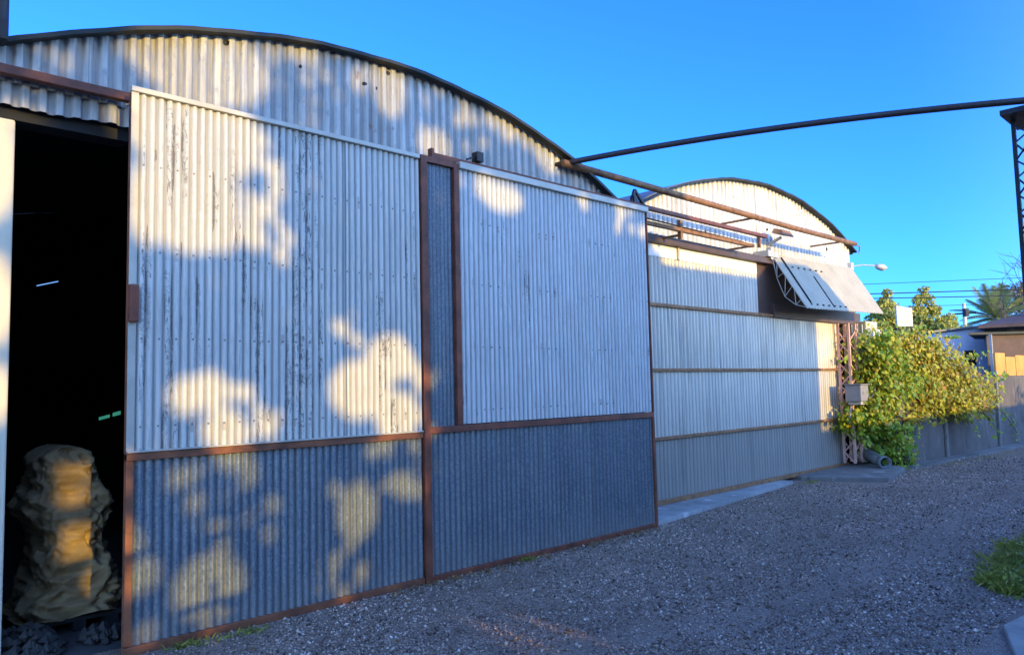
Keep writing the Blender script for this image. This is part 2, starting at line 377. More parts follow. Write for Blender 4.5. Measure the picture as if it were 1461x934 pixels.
SILL = [(7.45,.02),(9.5,.24),(11.75,.47),(11.75,.74),(7.45,.74)]
PAD = [(12.25,.42),(12.75,-.62),(14.45,-.28),(14.9,.3),(14.9,.78),(12.25,.78)]
for k, (a, b) in enumerate([(7.45,8.6),(8.612,9.95),(9.962,11.75)]):
    ya = .02 + (a-7.45)*.1047; yb = .02 + (b-7.45)*.1047
    o = MB().prism([(a,ya),(b,yb),(b,.74),(a,.74)], -.05, .05).build('sill_slab', M['sill'], None, bevel=.008)
    tag(o, ['wide pale concrete slab beside the blue galvanised door', 'middle pale concrete slab under the far door', 'tapering last pale concrete slab towards the drain pipe'][k], 'slab', 'pale concrete slabs along the foot of the far door', 'structure')
tag(MB().prism(PAD, -.05, .07).build('concrete_pad', M['concrete'], None, bevel=.012), 'grey concrete pad under the drain pipe at the wall corner', 'pad', kind='structure')
tag(MB().prism([(4.65,-4.85),(5.17,-4.06),(5.8,-3.84),(6.17,-3.89),(7.6,-4.05),(8.2,-5.2)], -.05, .04).build('paving_slab', M['slab'], None, bevel=.01),
    'pale broken paving slab beside the grass clump', 'paving slab', kind='structure')

# gravel stones: loose stones over the visible yard
def stones(n):
    r = 3.6 + (rng.uniform(0, 1, n)**1.25)*15; th = np.radians(rng.uniform(2, 72, n))
    x = r*np.cos(th); y = -5.32 + r*np.sin(th)
    lim = np.where(x < 7.45, -.035, np.where(x < 12.2, .02+(np.clip(x,7.45,11.75)-7.45)*.1047-.02, np.where(x < 14.6, -.62+(np.clip(x,12.75,14.5)-12.75)*.2, -.12-(x-14.6)*.06)))
    ok = (y < lim) & (y > -5.2) & ~((x > 4.6) & (y < -3.8) & (x < 8.3) & (y < -3.78))
    ok |= (x < 1.6) & (y < .2) & (y > -5)
    wob = .25*np.sin(x*.7) + .1*np.sin(x*2.1)
    for yt in (-2.0, -3.45): ok &= ~((np.abs(y - yt + .06*x - wob) < .17 + .05*np.sin(x*3.1)) & (rng.uniform(0, 1, n) < .62))
    x, y, r = x[ok], y[ok], r[ok]; n = len(x)
    s = rng.uniform(.0055, .0135, n)*(1 + .018*(r-3.6))*rng.choice([.8, 1, 1.5], n, p=[.5, .42, .08])
    base = np.array([(1,0,0),(0,1,0),(-1,0,0),(0,-1,0),(0,0,.75),(0,0,-.6)])
    V = base[None]*rng.uniform(.6, 1.25, (n, 6, 3))
    a = rng.uniform(0, 2*PI, n); ca, sa = np.cos(a), np.sin(a); tl = rng.uniform(-.6, .6, (n, 2))
    X = V[...,0]*ca[:,None] - V[...,1]*sa[:,None]; Y = V[...,0]*sa[:,None] + V[...,1]*ca[:,None]
    Z = V[...,2] + X*tl[:,0:1] + Y*tl[:,1:2]
    z0 = s*rng.uniform(.1, .6, n)
    V = np.stack([X*s[:,None]+x[:,None], Y*s[:,None]+y[:,None], Z*s[:,None]+z0[:,None]], -1)
    T = np.array([(0,1,4),(1,2,4),(2,3,4),(3,0,4),(1,0,5),(2,1,5),(3,2,5),(0,3,5)])
    Fc = (np.arange(n)[:,None,None]*6 + T[None]).reshape(-1, 3)
    return V.reshape(-1, 3), Fc
V, Fc = stones(170000)
tag(raw_mesh('gravel_stones', V, Fc, M['stone']), 'loose grey gravel stones spread over the yard', 'gravel', kind='stuff')

# ------------------------------------------------------------------ the near shed
XC, ZP, RR = 3.95, 4.55, 6.78
arch = lambda x: ZP - RR + math.sqrt(max(0, RR*RR - (x-XC)**2))
shed = thing('metal_shed', (3.95, .25, 0), 'near corrugated metal shed with arched gable and sliding doors', 'shed')
def arch_shell(name, xc, zp, rr, xa, xb, y0, y1, th, mat, parent, n=60, wave=0.):
    m = MB(); vs = []
    for i in range(n+1):
        x = xa + (xb-xa)*i/n; z = zp - rr + math.sqrt(rr*rr - (x-xc)**2); nx, nz = (x-xc)/rr, (z-zp+rr)/rr
        j = wave*math.sin(i*1.7)*.5 + wave*math.sin(i*.55)
        for y in (y0, y1):
            vs += [(x, y, z+j), (x+nx*th, y, z+nz*th+j)]
    fs = []
    for i in range(n):
        a, b = i*4, i*4+4
        fs += [(a,a+1,b+1,b), (a+2,b+2,b+3,a+3), (a+1,a+3,b+3,b+1), (a,b,b+2,a+2)]
    fs += [(0,2,3,1), (n*4, n*4+1, n*4+3, n*4+2)]
    return m.add(vs, fs).build(name, mat, parent)
arch_shell('roof', XC, ZP, RR, .55, 7.35, .22, 8.2, .03, M['roof'], shed)
arch_shell('roof_edge', XC, ZP-.008, RR, .55, 7.36, .14, .218, .03, M['roofedge'], shed, 70, .004)
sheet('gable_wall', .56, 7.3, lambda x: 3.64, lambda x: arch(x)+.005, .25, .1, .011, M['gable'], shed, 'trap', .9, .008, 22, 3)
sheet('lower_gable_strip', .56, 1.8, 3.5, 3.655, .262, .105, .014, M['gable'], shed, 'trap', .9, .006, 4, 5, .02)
tr = MB(); tr.box(.5, 1.7, .14, .2, 3.655, 3.715); tr.box(.5, 1.7, .2, .23, 3.705, 3.72); tr.build('door_track', M['rust'], shed, bevel=.004)
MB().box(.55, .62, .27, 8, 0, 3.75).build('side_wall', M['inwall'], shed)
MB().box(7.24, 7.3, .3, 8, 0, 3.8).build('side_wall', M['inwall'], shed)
# rear wall with two small gaps to the daylight
def rear(y):
    m = MB()
    def quad(a, b, c, d): m.add([(a[0],y,a[1]),(b[0],y,b[1]),(c[0],y,c[1]),(d[0],y,d[1])], [(0,1,2,3)])
    return m, quad
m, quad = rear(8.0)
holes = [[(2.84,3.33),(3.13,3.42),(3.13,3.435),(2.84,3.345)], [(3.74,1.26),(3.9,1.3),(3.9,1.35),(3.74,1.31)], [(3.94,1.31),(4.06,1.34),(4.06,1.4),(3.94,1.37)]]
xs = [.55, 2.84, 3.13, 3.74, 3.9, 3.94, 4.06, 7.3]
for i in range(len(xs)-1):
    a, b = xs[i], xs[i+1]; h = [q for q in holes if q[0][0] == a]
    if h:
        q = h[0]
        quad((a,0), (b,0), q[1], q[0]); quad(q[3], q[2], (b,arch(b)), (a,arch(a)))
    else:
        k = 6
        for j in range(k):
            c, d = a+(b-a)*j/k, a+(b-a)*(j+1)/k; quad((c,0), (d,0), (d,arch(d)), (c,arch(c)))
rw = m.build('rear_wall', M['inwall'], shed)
gp = NM('green_tint', .4); gp.col((.2,.75,.42)); tb = gp.n('ShaderNodeBsdfTransparent'); tb.inputs[0].default_value = (.45,1,.6,1)
gp.t.links.new(tb.outputs[0], gp.t.nodes['Material Output'].inputs[0])
g2 = NM('whitening_pane', .4); t2 = g2.n('ShaderNodeBsdfTransparent'); t2.inputs[0].default_value = (1,.62,.5,1); g2.t.links.new(t2.outputs[0], g2.t.nodes['Material Output'].inputs[0])
MB().box(2.8,3.16,8.02,8.03,3.3,3.46).build('whitening_pane', g2.mat, rw)  # added clear pane, tinted to turn the blue sky streak white
pn = MB().box(3.72, 4.12, 8.02, 8.03, 1.19, 1.41).build('green_pane', gp.mat, rw)  # added pane, tints the daylight through these gaps green
MB().box(.62, 1.06, .3, .62, 0, 3.42).build('jamb_pillar', M['plaster'], shed, bevel=.012)
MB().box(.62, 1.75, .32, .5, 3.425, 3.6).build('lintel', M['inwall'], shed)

def trim(mb_boxes, name, mat, parent, bevel=.004):
    m = MB()
    for b in mb_boxes: m.box(*b)
    return m.build(name, mat, parent, bevel=bevel)
# left sliding leaf: X 1.66 .. 4.03
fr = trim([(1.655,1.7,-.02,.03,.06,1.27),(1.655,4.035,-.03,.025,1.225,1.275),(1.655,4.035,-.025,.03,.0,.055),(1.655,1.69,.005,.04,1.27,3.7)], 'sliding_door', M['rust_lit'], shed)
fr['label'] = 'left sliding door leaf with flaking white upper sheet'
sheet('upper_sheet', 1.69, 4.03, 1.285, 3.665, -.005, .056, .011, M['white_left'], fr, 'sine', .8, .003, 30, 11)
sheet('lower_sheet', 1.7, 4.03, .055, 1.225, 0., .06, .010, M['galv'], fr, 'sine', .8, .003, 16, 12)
trim([(1.65,4.035,-.034,.02,3.668,3.705)], 'cap_flashing', M['cap'], fr)
trim([(1.655,4.03,-.04,-.01,1.277,1.289)], 'ledge', M['cap'], fr, .002)
trim([(1.652,1.70,-.022,-.016,1.289,3.667)], 'edge_strip', M['cap'], fr, .002)
hd = trim([(1.645,1.705,-.07,-.022,2.12,2.37)], 'handle', M['rust'], fr, .012)
# right sliding leaf: X 4.04 .. 7.38
fr2 = trim([(4.045,4.115,-.035,.02,0,3.71),(4.425,4.485,-.03,.02,1.315,3.705),(4.115,7.385,-.03,.022,1.255,1.312),(4.115,4.425,-.03,.02,3.655,3.71),(4.115,7.35,-.03,.02,.0,.05),(7.352,7.39,-.03,.02,0,1.255),(7.375,7.39,-.03,.02,1.312,3.66)], 'sliding_door', M['rust'], shed)
fr2['label'] = 'right sliding door leaf with red frame and narrow galvanised strip'
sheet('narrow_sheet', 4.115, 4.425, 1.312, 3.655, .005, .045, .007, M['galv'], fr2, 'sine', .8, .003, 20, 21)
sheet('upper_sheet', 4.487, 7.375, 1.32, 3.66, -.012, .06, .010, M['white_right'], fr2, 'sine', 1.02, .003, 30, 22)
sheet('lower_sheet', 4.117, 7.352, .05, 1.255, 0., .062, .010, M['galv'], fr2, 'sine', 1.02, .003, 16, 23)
trim([(4.487,7.392,-.05,.02,3.662,3.725)], 'cap_flashing', M['cap'], fr2)
# track, hangers
tk = MB(); tk.box(4.24,10.5,.06,.12,3.742,3.79); tk.box(4.24,4.27,.06,.12,3.79,3.83); tk.build('door_track', M['rust'], shed, bevel=.004)
hg = MB(); hg.box(4.76,4.84,.02,.1,3.8,3.89); hg.bar((4.66,.06,3.8),(4.8,.06,3.86),.02); hg.build('track_hanger', M['dark'], shed)
hg = MB(); hg.bar((7.25,.09,3.79),(7.32,.09,3.95),.03); hg.bar((7.32,.09,3.95),(7.5,.09,3.79),.03); hg.box(7.27,7.33,.06,.12,3.79,3.87); hg.build('track_hanger', M['dark'], shed)
# downpipe stub on the left end of the gable
dp = MB(); dp.tube([(.93,.12,3.86),(.93,.12,4.28)], .045, 10); dp.box(.86,.965,.06,.2,3.84,3.96); dp.build('vent_pipe', M['dark'], shed, smooth=False)

# ------------------------------------------------------------------ overhead pipes and lattice post
G = Vector((7.98, -3.64, 0))
gan = thing('pipe_gantry', G, 'long dark pipe spanning from the shed to a lattice post', 'gantry')
P0 = Vector((6.15,.3,4.075)); P1 = Vector((8.75,-5.26,3.98)); pts = []
for i in range(25):
    t = i/24; p = P0.lerp(P1, t); p.z += .32*t*(1-t)*1.6 ; pts.append(p)
MB().tube(pts, .031, 10).build('overhead_pipe', M['pipe'], gan, True)
lp = MB(); q = .11
lx, ly = 8.02, -3.74
cs = [(lx-.03,ly+.1),(lx+.14,ly-.02),(lx-.0,ly-.2),(lx-.18,ly-.08)]
for x, y in cs: lp.bar((x,y,0),(x,y,3.93), .032)
for k in range(4):
    a, b = cs[k], cs[(k+1)%4]
    for i in range(24):
        z0 = .05+i*.16; z1 = z0+.16
        lp.bar((*(a if i%2 else b), z0), (*(b if i%2 else a), z1), .012)
lp.build('lattice_post', M['dark'], gan)
tp = MB(); tp.box(lx-.3, lx+.3, ly-.3, ly+.14, 3.93, 3.975); tp.build('post_cap', M['dark'], gan)

rl = thing('pipe_rail', (6.2,.15,4), 'rusty horizontal pipe fixed across both gables', 'pipe')
pts = [(6.15,.16,4.07),(9,.16,4.06),(11.5,.16,4.045),(13.95,.16,4.06)]
MB().tube(pts, .042, 10).build('pipe', M['rustpipe'], rl, True)
MB().tube([(13.9,.16,4.06),(14.15,.16,4.03),(14.1,.16,3.9)], .012, 6).build('end_hook', M['rustpipe'], rl)
for x, y1 in ((13.5,.78),(6.6,.26),(10.4,.78)): MB().bar((x,.16,4.055),(x,y1,4.055),.03).build('bracket', M['rustpipe'], rl)

# ------------------------------------------------------------------ the far workshop
XD, ZD, RD = 11.95, 4.9, 8.2
arch2 = lambda x: ZD - RD + math.sqrt(max(0, RD*RD - (x-XD)**2))
ws = thing('workshop_building', (11.6,.8,0), 'far sunlit workshop with arched white gable, awning and zinc door', 'workshop')
arch_shell('roof', XD, ZD, RD, 7.85, 15.45, .8, 12, .035, M['roof'], ws)
arch_shell('roof_edge', XD, ZD-.01, RD, 7.85, 15.4, .7, .798, .028, M['roofedge'], ws, 70, .006)
def g2bot(x): return 3.66 if x < 15.05 else 3.3
sheet('gable_wall', 7.8, 15.3, lambda x: 3.64, lambda x: arch2(x)+.005, .82, .12, .013, M['gable2'], ws, 'trap', .95, .006, 12, 31)
MB().box(7.8, 7.86, .86, 12, 0, 3.9).build('side_wall', M['roof'], ws)
MB().box(15.3, 15.36, .86, 12, 0, 3.9).build('side_wall', M['roof'], ws)
MB().box(7.8, 15.3, 11.9, 12, 0, 3.9).build('rear_wall', M['roof'], ws)
trim([(7.7,11.7,.6,.79,3.535,3.635)], 'fascia', M['brown'], ws)
trim([(11.72,15.2,.63,.85,2.67,2.9)], 'lintel', M['brown'], ws)
trim([(11.31,15.2,.72,.76,2.72,3.64)], 'brown_panel', M['brown'], ws)
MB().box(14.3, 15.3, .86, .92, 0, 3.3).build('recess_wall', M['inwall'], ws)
dr = trim([(8.2,14.36,.655,.72,2.675,2.72),(8.2,14.36,.655,.72,1.80,1.842),(8.2,14.36,.655,.72,.893,.932),(8.2,14.36,.65,.73,.052,.11)], 'door', M['rustpipe'], ws)
dr['label'] = 'tall zinc door crossed by four thin rails'
MB().box(8.2,9.06,.69,.7,3.36,3.53).build('transom_pane', M['trans'], dr); MB().box(9.1,11.31,.69,.7,3.36,3.53).build('transom_pane', M['trans'], dr)
sheet('upper_sheet', 8.2, 11.31, 2.72, 3.36, .7, .088, .011, M['zinc'], dr, 'sine', .9, .002, 10, 41)
sheet('second_sheet', 8.2, 14.34, 1.842, 2.675, .7, .088, .009, M['zinc'], dr, 'sine', .9, .002, 10, 42)
sheet('third_sheet', 8.2, 14.34, .932, 1.80, .7, .088, .006, M['zinc'], dr, 'sine', .9, .002, 10, 43)
sheet('lowest_sheet', 8.2, 14.35, .11, .893, .7, .088, .004, M['zinc_dull'], dr, 'sine', .9, .002, 10, 44)
trim([(9.06,9.1,.66,.69,3.36,3.53)], 'divider', M['cap'], dr)
# lower rail pair in front of the gable
rb = MB(); rb.box(7.4,10.55,.3,.36,3.645,3.69); rb.bar((8.62,.33,3.55),(8.62,.33,3.8),.05); rb.bar((10.5,.2,3.62),(10.5,.2,3.82),.04); rb.bar((10.5,.33,3.66),(10.5,.8,3.66),.03); rb.bar((8.62,.33,3.6),(8.62,.8,3.6),.03)
rb.build('guide_rail', M['rustpipe'], ws)
cb = MB(); cb.tube([(7.4,.45,3.78),(9,.45,3.755),(10.5,.45,3.74)], .012, 6); cb.build('dark_line', M['dark'], ws)  # dark tube drawn in place of the rails' thin cast shadow
# awning: sheet sloping out from the wall
AX0, AX1 = 11.72, 14.88
aw = MB(); nA = 60; vs = []
def awp(x, t): return (x, .62 - .55*t, 3.70 + .02*(x-AX0) - .93*t)
for t in (0, 1):
    for i in range(nA+1):
        x = AX0 + (AX1-AX0)*i/nA; p = awp(x, t); k = (.008 if i % 2 else -.008) - .02*t*math.sin(i*.9)*0
        vs.append((p[0], p[1]-k, p[2]+k))
for i in range(nA): aw.add([vs[i],vs[i+1],vs[nA+2+i],vs[nA+1+i]], [(0,3,2,1)])
awo = aw.build('awning', simple('awning_sheet', (.5,.45,.34), .6, .1, .15, 3, .002), ws)
sm = awo.modifiers.new('thick', 'SOLIDIFY'); sm.thickness = .01; sm.offset = 0
rb = MB()
for x, a, b in ((11.95,.05,.9),(12.75,.35,.95)):
    p0 = Vector(awp(x, a)); p1 = Vector(awp(x, b)); o_ = Vector((0,-.012,.008)); MB().bar(p0+o_, p1+o_, .02).build('rib', M['dark'], awo)
for tt in (.22, .93):
    for i in range(14):
        x = 11.9 + i*.22
        if x > 13.35: break
        p = Vector(awp(x, tt)) + Vector((0,-.014,.01)); MB().bar(p, p+Vector((.035,0,0)), .022).build('rivet', M['dark'], awo)
tb_ = MB(); A = Vector((11.66,.6,3.68)); B = Vector((11.66,.06,2.78)); m1 = Vector((11.66,.6,3.3)); 
chain = [A, Vector((11.64,.52,3.3)), Vector((11.64,.4,2.98)), Vector((11.64,.22,2.83)), B]
for i in range(len(chain)-1): tb_.bar(chain[i], chain[i+1], .009)
tb_.bar(A, B, .018)
for i in range(1, 4):
    t = i/4; q0 = A.lerp(B, t-.1); q1 = A.lerp(B, t+.1); tb_.bar(chain[i], q0, .008); tb_.bar(chain[i], q1, .008)
tb_.bar((11.6,.6,3.6),(11.6,.6,3.8),.08)
tb_.build('awning_truss', M['cap'], ws)
MB().box(11.45,11.8,.55,.8,3.64,3.74).build('bracket_plate', M['cap'], ws)
# lattice column at the right end of the door
def lattice(name, x0, x1, y0, y1, z0, z1, mat, parent, leg=.042, st=.2):
    m = MB(); c4 = [(x0,y0),(x1,y0),(x1,y1),(x0,y1)]
    for x, y in c4: m.bar((x,y,z0),(x,y,z1), leg)
    n = int((z1-z0)/st)
    for k in range(4):
        a, b = c4[k], c4[(k+1)%4]
        for i in range(n): m.bar((*(a if i%2 else b), z0+i*st), (*(b if i%2 else a), z0+(i+1)*st), .02)
    return m.build(name, mat, parent)
lattice('lattice_column', 14.12, 14.42, .44, .63, .12, 2.66, simple('pinkish_red_paint', (.8,.46,.36), .6, 0, .2, 8), ws)
lattice('lattice_column', 14.5, 14.72, .44, .63, .12, 2.66, M['cap'], ws)
pr = MB(); pr.box(14.95,15.75,.45,.8,.0,2.6); pr.box(15.05,15.6,.47,.78,2.603,2.74); pr.build('end_pier', M['plaster'], ws, bevel=.02)

jb = thing('junction_box', (13.9,.3,1.2), 'grey electrical box mounted on the lattice column', 'junction box')
MB().box(13.78,14.12,.14,.42,1.24,1.53).build('box', M['boxgrey'], jb, bevel=.012)
MB().box(13.76,14.14,.12,.44,1.533,1.55).build('lid', M['boxgrey'], jb, bevel=.006)
MB().box(13.84,14.06,.17,.4,1.18,1.237).build('cable_entry', M['conduit'], jb, bevel=.01)
MB().tube([(14.1,.2,1.3),(14.3,.18,1.3),(14.45,.18,1.34),(14.52,.18,1.46)], .022, 8).build('conduit', M['conduit'], jb, True)
MB().tube([(13.9,.36,1.2),(13.9,.4,1.0),(13.9,.44,.85)], .022, 8).build('conduit', M['conduit'], jb, True)

fl = thing('flood_light', (11.95,.6,4.1), 'small brown floodlight on the sunlit far gable', 'floodlight')
q = MB(); q.add([(11.72,.42,4.0),(12.12,.42,4.0),(12.12,.62,4.06),(11.72,.62,4.06),(11.78,.46,4.1),(12.06,.46,4.1),(12.06,.6,4.14),(11.78,.6,4.14)],[(0,3,2,1),(4,5,6,7),(0,1,5,4),(1,2,6,5),(2,3,7,6),(3,0,4,7)])
q.build('lamp_head', M['rustpipe'], fl)
MB().bar((11.92,.55,4.0),(11.92,.8,3.9),.04).build('arm', M['cap'], fl)
al = thing('arm_lamp', (15.3,.8,3.86), 'slender arm lamp sticking out past the right end of the gable', 'wall lamp')
q = MB(); q.tube([(15.2,.8,3.84),(15.45,.62,3.88),(15.75,.42,3.86)], .014, 6); q.box(15.18,15.3,.74,.84,3.78,3.92); q.build('arm', M['lamp'], al)
MB().tube([(15.68,.47,3.87),(15.72,.44,3.85),(15.8,.38,3.83),(15.86,.34,3.82)], [.03,.06,.07,.04], 10).build('lamp_head', M['lamp'], al, True)

dp = thing('drain_pipe', (14.25,-.05,.1), 'fat grey drain pipe slanting from the corner onto the concrete pad', 'drain pipe')
MB().tube([(14.75,.62,.34),(14.25,.12,.2),(14.05,-.1,.17)], .085, 14, cap=False).build('pipe', M['drain'], dp, True).modifiers.new('t','SOLIDIFY').thickness = .012
MB().tube([(14.13,-.02,.18),(14.04,-.11,.165)], .1, 14, cap=False).build('collar', M['drain'], dp, True).modifiers.new('t','SOLIDIFY').thickness = .01

# ------------------------------------------------------------------ boundary wall, vine, yard plants
bw = thing('boundary_wall', (17,-.2,0), 'stained grey concrete wall running on past the vine', 'wall')
def wallseg(x0, x1, z1, name, mat, th=.14, lift=0):
    ya = -.08 - (x0-15)*.055; yb = -.08 - (x1-15)*.055
    return MB().prism([(x0,ya),(x1,yb),(x1,yb+th),(x0,ya+th)], 0, z1).build(name, mat, bw, bevel=.01)
wallseg(14.95, 17.0, 1.58, 'wall_panel', M['rough_wall']); wallseg(17.012, 20.1, 1.58, 'wall_panel', M['rough_wall'])
wallseg(20.12, 23.4, 1.62, 'wall_panel', M['rough_wall']); wallseg(23.41, 60, 1.62, 'wall_panel', M['rough_wall'])
for x, h in ((17.0,1.2),(20.11,1.75)):
    y = -.08-(x-15)*.055; MB().box(x-.06,x+.06,y-.05,y-.002,0,h).build('pilaster', M['concrete'], bw, bevel=.01)
MB().prism([(14.9,-.3),(19,-.62),(30,-1.2),(30,-.8),(19,-.33),(14.9,-.05)], -.02, .045).build('footing', M['concrete'], bw)
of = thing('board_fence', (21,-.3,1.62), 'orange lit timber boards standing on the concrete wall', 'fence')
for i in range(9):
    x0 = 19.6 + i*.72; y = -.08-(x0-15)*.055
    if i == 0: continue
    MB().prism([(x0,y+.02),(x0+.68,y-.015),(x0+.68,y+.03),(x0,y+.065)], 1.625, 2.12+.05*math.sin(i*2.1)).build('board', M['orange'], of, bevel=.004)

def leaf_cloud(P, size, nrm=None, spread=1., shape='vine', seed=1, droop=0.):
    """leaf polygons at points P; returns V, F (each leaf an island of 2 folded quads)"""
    r = np.random.default_rng(seed); n = len(P)
    if shape == 'vine': prof = np.array([(0,-.35),(.42,-.2),(.5,.18),(.18,.3),(0,.62),(-.18,.3),(-.5,.18),(-.42,-.2)]); T = np.array([(0,1,2,3),(0,3,4,5),(0,5,6,7)])
    elif shape == 'blade': prof = np.array([(-.06,0),(.06,0),(.03,.6),(0,1.)]); T = np.array([(0,1,2,3)])
    else: prof = np.array([(0,-.5),(.3,0),(0,.55),(-.3,0)]); T = np.array([(0,1,2,3)])
    m = len(prof)
    N = r.normal(size=(n,3))*spread
    if nrm is not None: N = N + np.array(nrm)[None]
    N /= np.linalg.norm(N, axis=1)[:,None]
    A = r.normal(size=(n,3)); A[:,2] -= droop; A -= (A*N).sum(1)[:,None]*N; A /= np.linalg.norm(A, axis=1)[:,None]
    B = np.cross(N, A); s = np.broadcast_to(size, (n,))*r.uniform(.65, 1.25, n)
    V = P[:,None] + s[:,None,None]*(prof[None,:,0:1]*B[:,None] + prof[None,:,1:2]*A[:,None] - .5*np.abs(prof[None,:,0:1])*N[:,None]*r.uniform(0,.9,(n,1,1)))
    Fc = (np.arange(n)[:,None,None]*m + T[None]).reshape(-1, 4)
    return V.reshape(-1, 3), Fc

def inpoly(x, z, poly):
    c = np.zeros(len(x), bool); j = len(poly)-1
    for i in range(len(poly)):
        xi, zi = poly[i]; xj, zj = poly[j]
        c ^= ((zi > z) != (zj > z)) & (x < (xj-xi)*(z-zi)/((zj-zi) or 1e-9) + xi); j = i
    return c
VP = [(14.35,2.3),(14.7,2.5),(15.1,2.42),(15.6,2.5),(16.2,2.4),(16.7,2.25),(17.2,1.95),(17.7,1.75),(18.2,1.55),(18.6,1.35),(18.6,1.15),(18.2,1.0),(18.1,.9),(17.5,.9),(16.72,.92),(15.9,.98),(15.4,.8),(15.1,.65),(15.2,.31),(14.95,.0),(14.8,.06),(14.7,.35),(14.25,.72),(13.85,.8),(13.9,1.02),(14.3,1.25),(14.25,1.9)]
vn = thing('grape_vine', (15.2,.1,0), 'big yellow green grape vine spilling over the concrete wall', 'vine')
nc = 760; cx = rng.uniform(13.5, 19.5, nc*5); cz = rng.uniform(0, 2.8, nc*5)
ok = inpoly(cx, cz, VP); cx, cz = cx[ok][:nc], cz[ok][:nc]
cd = rng.uniform(-.3, .3, len(cx))
per = 22; PX = np.repeat(cx, per) + rng.normal(0, .13, len(cx)*per); PZ = np.repeat(cz, per) + rng.normal(0, .1, len(cx)*per); PD = np.repeat(cd, per) + rng.normal(0, .1, len(cx)*per)
P = np.stack([PX, .32 - .2*(PX-14) + PD, np.maximum(PZ, .03)], -1)
isg = (PX < 15.4 + .4*np.sin(PZ*5)) & (rng.uniform(0, 1, len(PX)) < .6)
V, Fc = leaf_cloud(P[~isg], .078, (0,-1.3,.4), .65, 'vine', 3, .8); raw_mesh('foliage', V, Fc, M['vine'], vn)
V, Fc = leaf_cloud(P[isg], .085, (-.3,-1.3,.4), .65, 'vine', 4, .8); raw_mesh('foliage', V, Fc, M['vine_green'], vn)
# straggling shoots
SP = []
for (x, z, dx, dz) in [(14.5,2.3,.1,.2),(15.6,2.5,.3,.15),(16.6,2.4,.4,.12),(17.6,2.0,.5,.2),(18.4,1.6,.5,.15),(18.8,.9,.25,-.45),(18.0,.9,.3,-.35),(15.0,.4,.05,-.45),(14.8,.3,-.1,-.3),(13.9,.7,-.35,-.1),(13.8,1.0,-.3,.1),(17.2,.9,.2,-.25),(14.2,.5,-.05,-.25)]:
    y = .2-.2*(x-14)
    pts = [Vector((x + dx*t, y-.25*t, max(.04, z + dz*t - .12*t*t))) for t in (0,.35,.7,1)]
    MB().tube(pts, [.008,.006,.005,.003], 5).build('shoot', M['bark'], vn, True)
    for t in np.linspace(0, 1, 22): SP.append((x+dx*t+rng.normal(0,.04), y-.25*t+rng.normal(0,.04), max(.03, z+dz*t-.12*t*t+rng.normal(0,.04))))
V, Fc = leaf_cloud(np.array(SP), .085, (-.2,-1,.5), .7, 'vine', 5, .8); raw_mesh('foliage', V, Fc, M['vine_green'], vn)
for i in range(9):
    x = 14.5 + i*.32; y = .3-.2*(x-14)
    MB().tube([(14.9+.05*i,.15,.0),(x*.6+14.9*.4, y*.6+.06, .7),(x, y+.02, 1.5),(x+.5*math.sin(i), y-.1, 2.3)], [.03,.022,.015,.008], 6).build('stem', M['bark'], vn, True)

# grass clump on the right edge and small weeds
def grass(n, fx, h, seed, name, label):
    r = np.random.default_rng(seed); P = np.array([fx(r) for _ in range(n)])
    V, Fc = leaf_cloud(P, h, (0,0,0), 1, 'blade', seed, 0)
    a = r.uniform(0, 2*PI, n); lean = r.uniform(.2, 1.1, n); s = h*r.uniform(.35, 1.15, n)
    prof = np.array([(-.035,0),(.035,0),(.025,.55),(0,1.)])
    d = np.stack([np.cos(a), np.sin(a)], -1); sd = np.stack([-np.sin(a), np.cos(a)], -1)
    V = np.zeros((n,4,3))
    for j, (wd, t) in enumerate(prof):
        V[:,j,:2] = P[:,:2] + sd*(wd*s)[:,None] + d*(lean*s*t*t)[:,None]; V[:,j,2] = P[:,2] + s*t*(1-.35*lean*t)
    return tag(raw_mesh(name, V.reshape(-1,3), Fc, M['grass']), label, 'grass', kind='stuff')
cl = [(6.9,-3.68,.16),(7.1,-3.8,.22),(7.4,-3.62,.3),(7.5,-3.95,.35),(7.9,-3.5,.3),(8.1,-3.8,.4),(8.5,-3.45,.3),(8.7,-3.75,.4),(9.2,-3.6,.4),(7.0,-3.5,.1)]
def gx(r):
    c = cl[r.integers(len(cl))]; return (c[0]+r.normal(0,c[2]*.5), c[1]+r.normal(0,c[2]*.42), 0)
grass(12000, gx, .1, 5, 'grass_clump', 'green grass clump growing at the right edge of the gravel')
r0 = np.random.default_rng(8); LP = np.array([gx(r0) for _ in range(1300)]); LP[:,2] = r0.uniform(.01, .1, 1300)
V, Fc = leaf_cloud(LP, .05, (0,0,1), .8, 'oval', 9); tag(raw_mesh('ground_cover', V, Fc, M['grass']), 'small leafy weeds mixed into the grass clump', 'weeds', kind='stuff')
def wx(r):
    c = [(2.15,-.13,.1),(2.45,-.16,.08),(2.0,-.1,.06),(5.2,-.08,.05),(12.0,.3,.12),(16.2,-.6,.3),(17.5,-.75,.4),(19,-.9,.5)][r.integers(8)]; return (c[0]+r.normal(0,c[2]), c[1]+r.normal(0,c[2]*.35), 0)
grass(700, wx, .055, 6, 'low_weeds', 'sparse low weeds along the foot of the door and wall')
nd = 420; DL = np.stack([rng.uniform(3.6,7.3,nd), -.06-np.abs(rng.normal(0,.07,nd)), rng.uniform(.012,.03,nd)], -1)
DL[330:,0] = rng.uniform(2, 12, 90); DL[330:,1] = rng.uniform(-4, -.3, 90)
V, Fc = leaf_cloud(DL, .04, (0,0,1), .35, 'oval', 12); tag(raw_mesh('dry_leaves', V, Fc, M['dry']), 'scattered dry brown leaves on the gravel near the doors', 'leaves', kind='stuff')

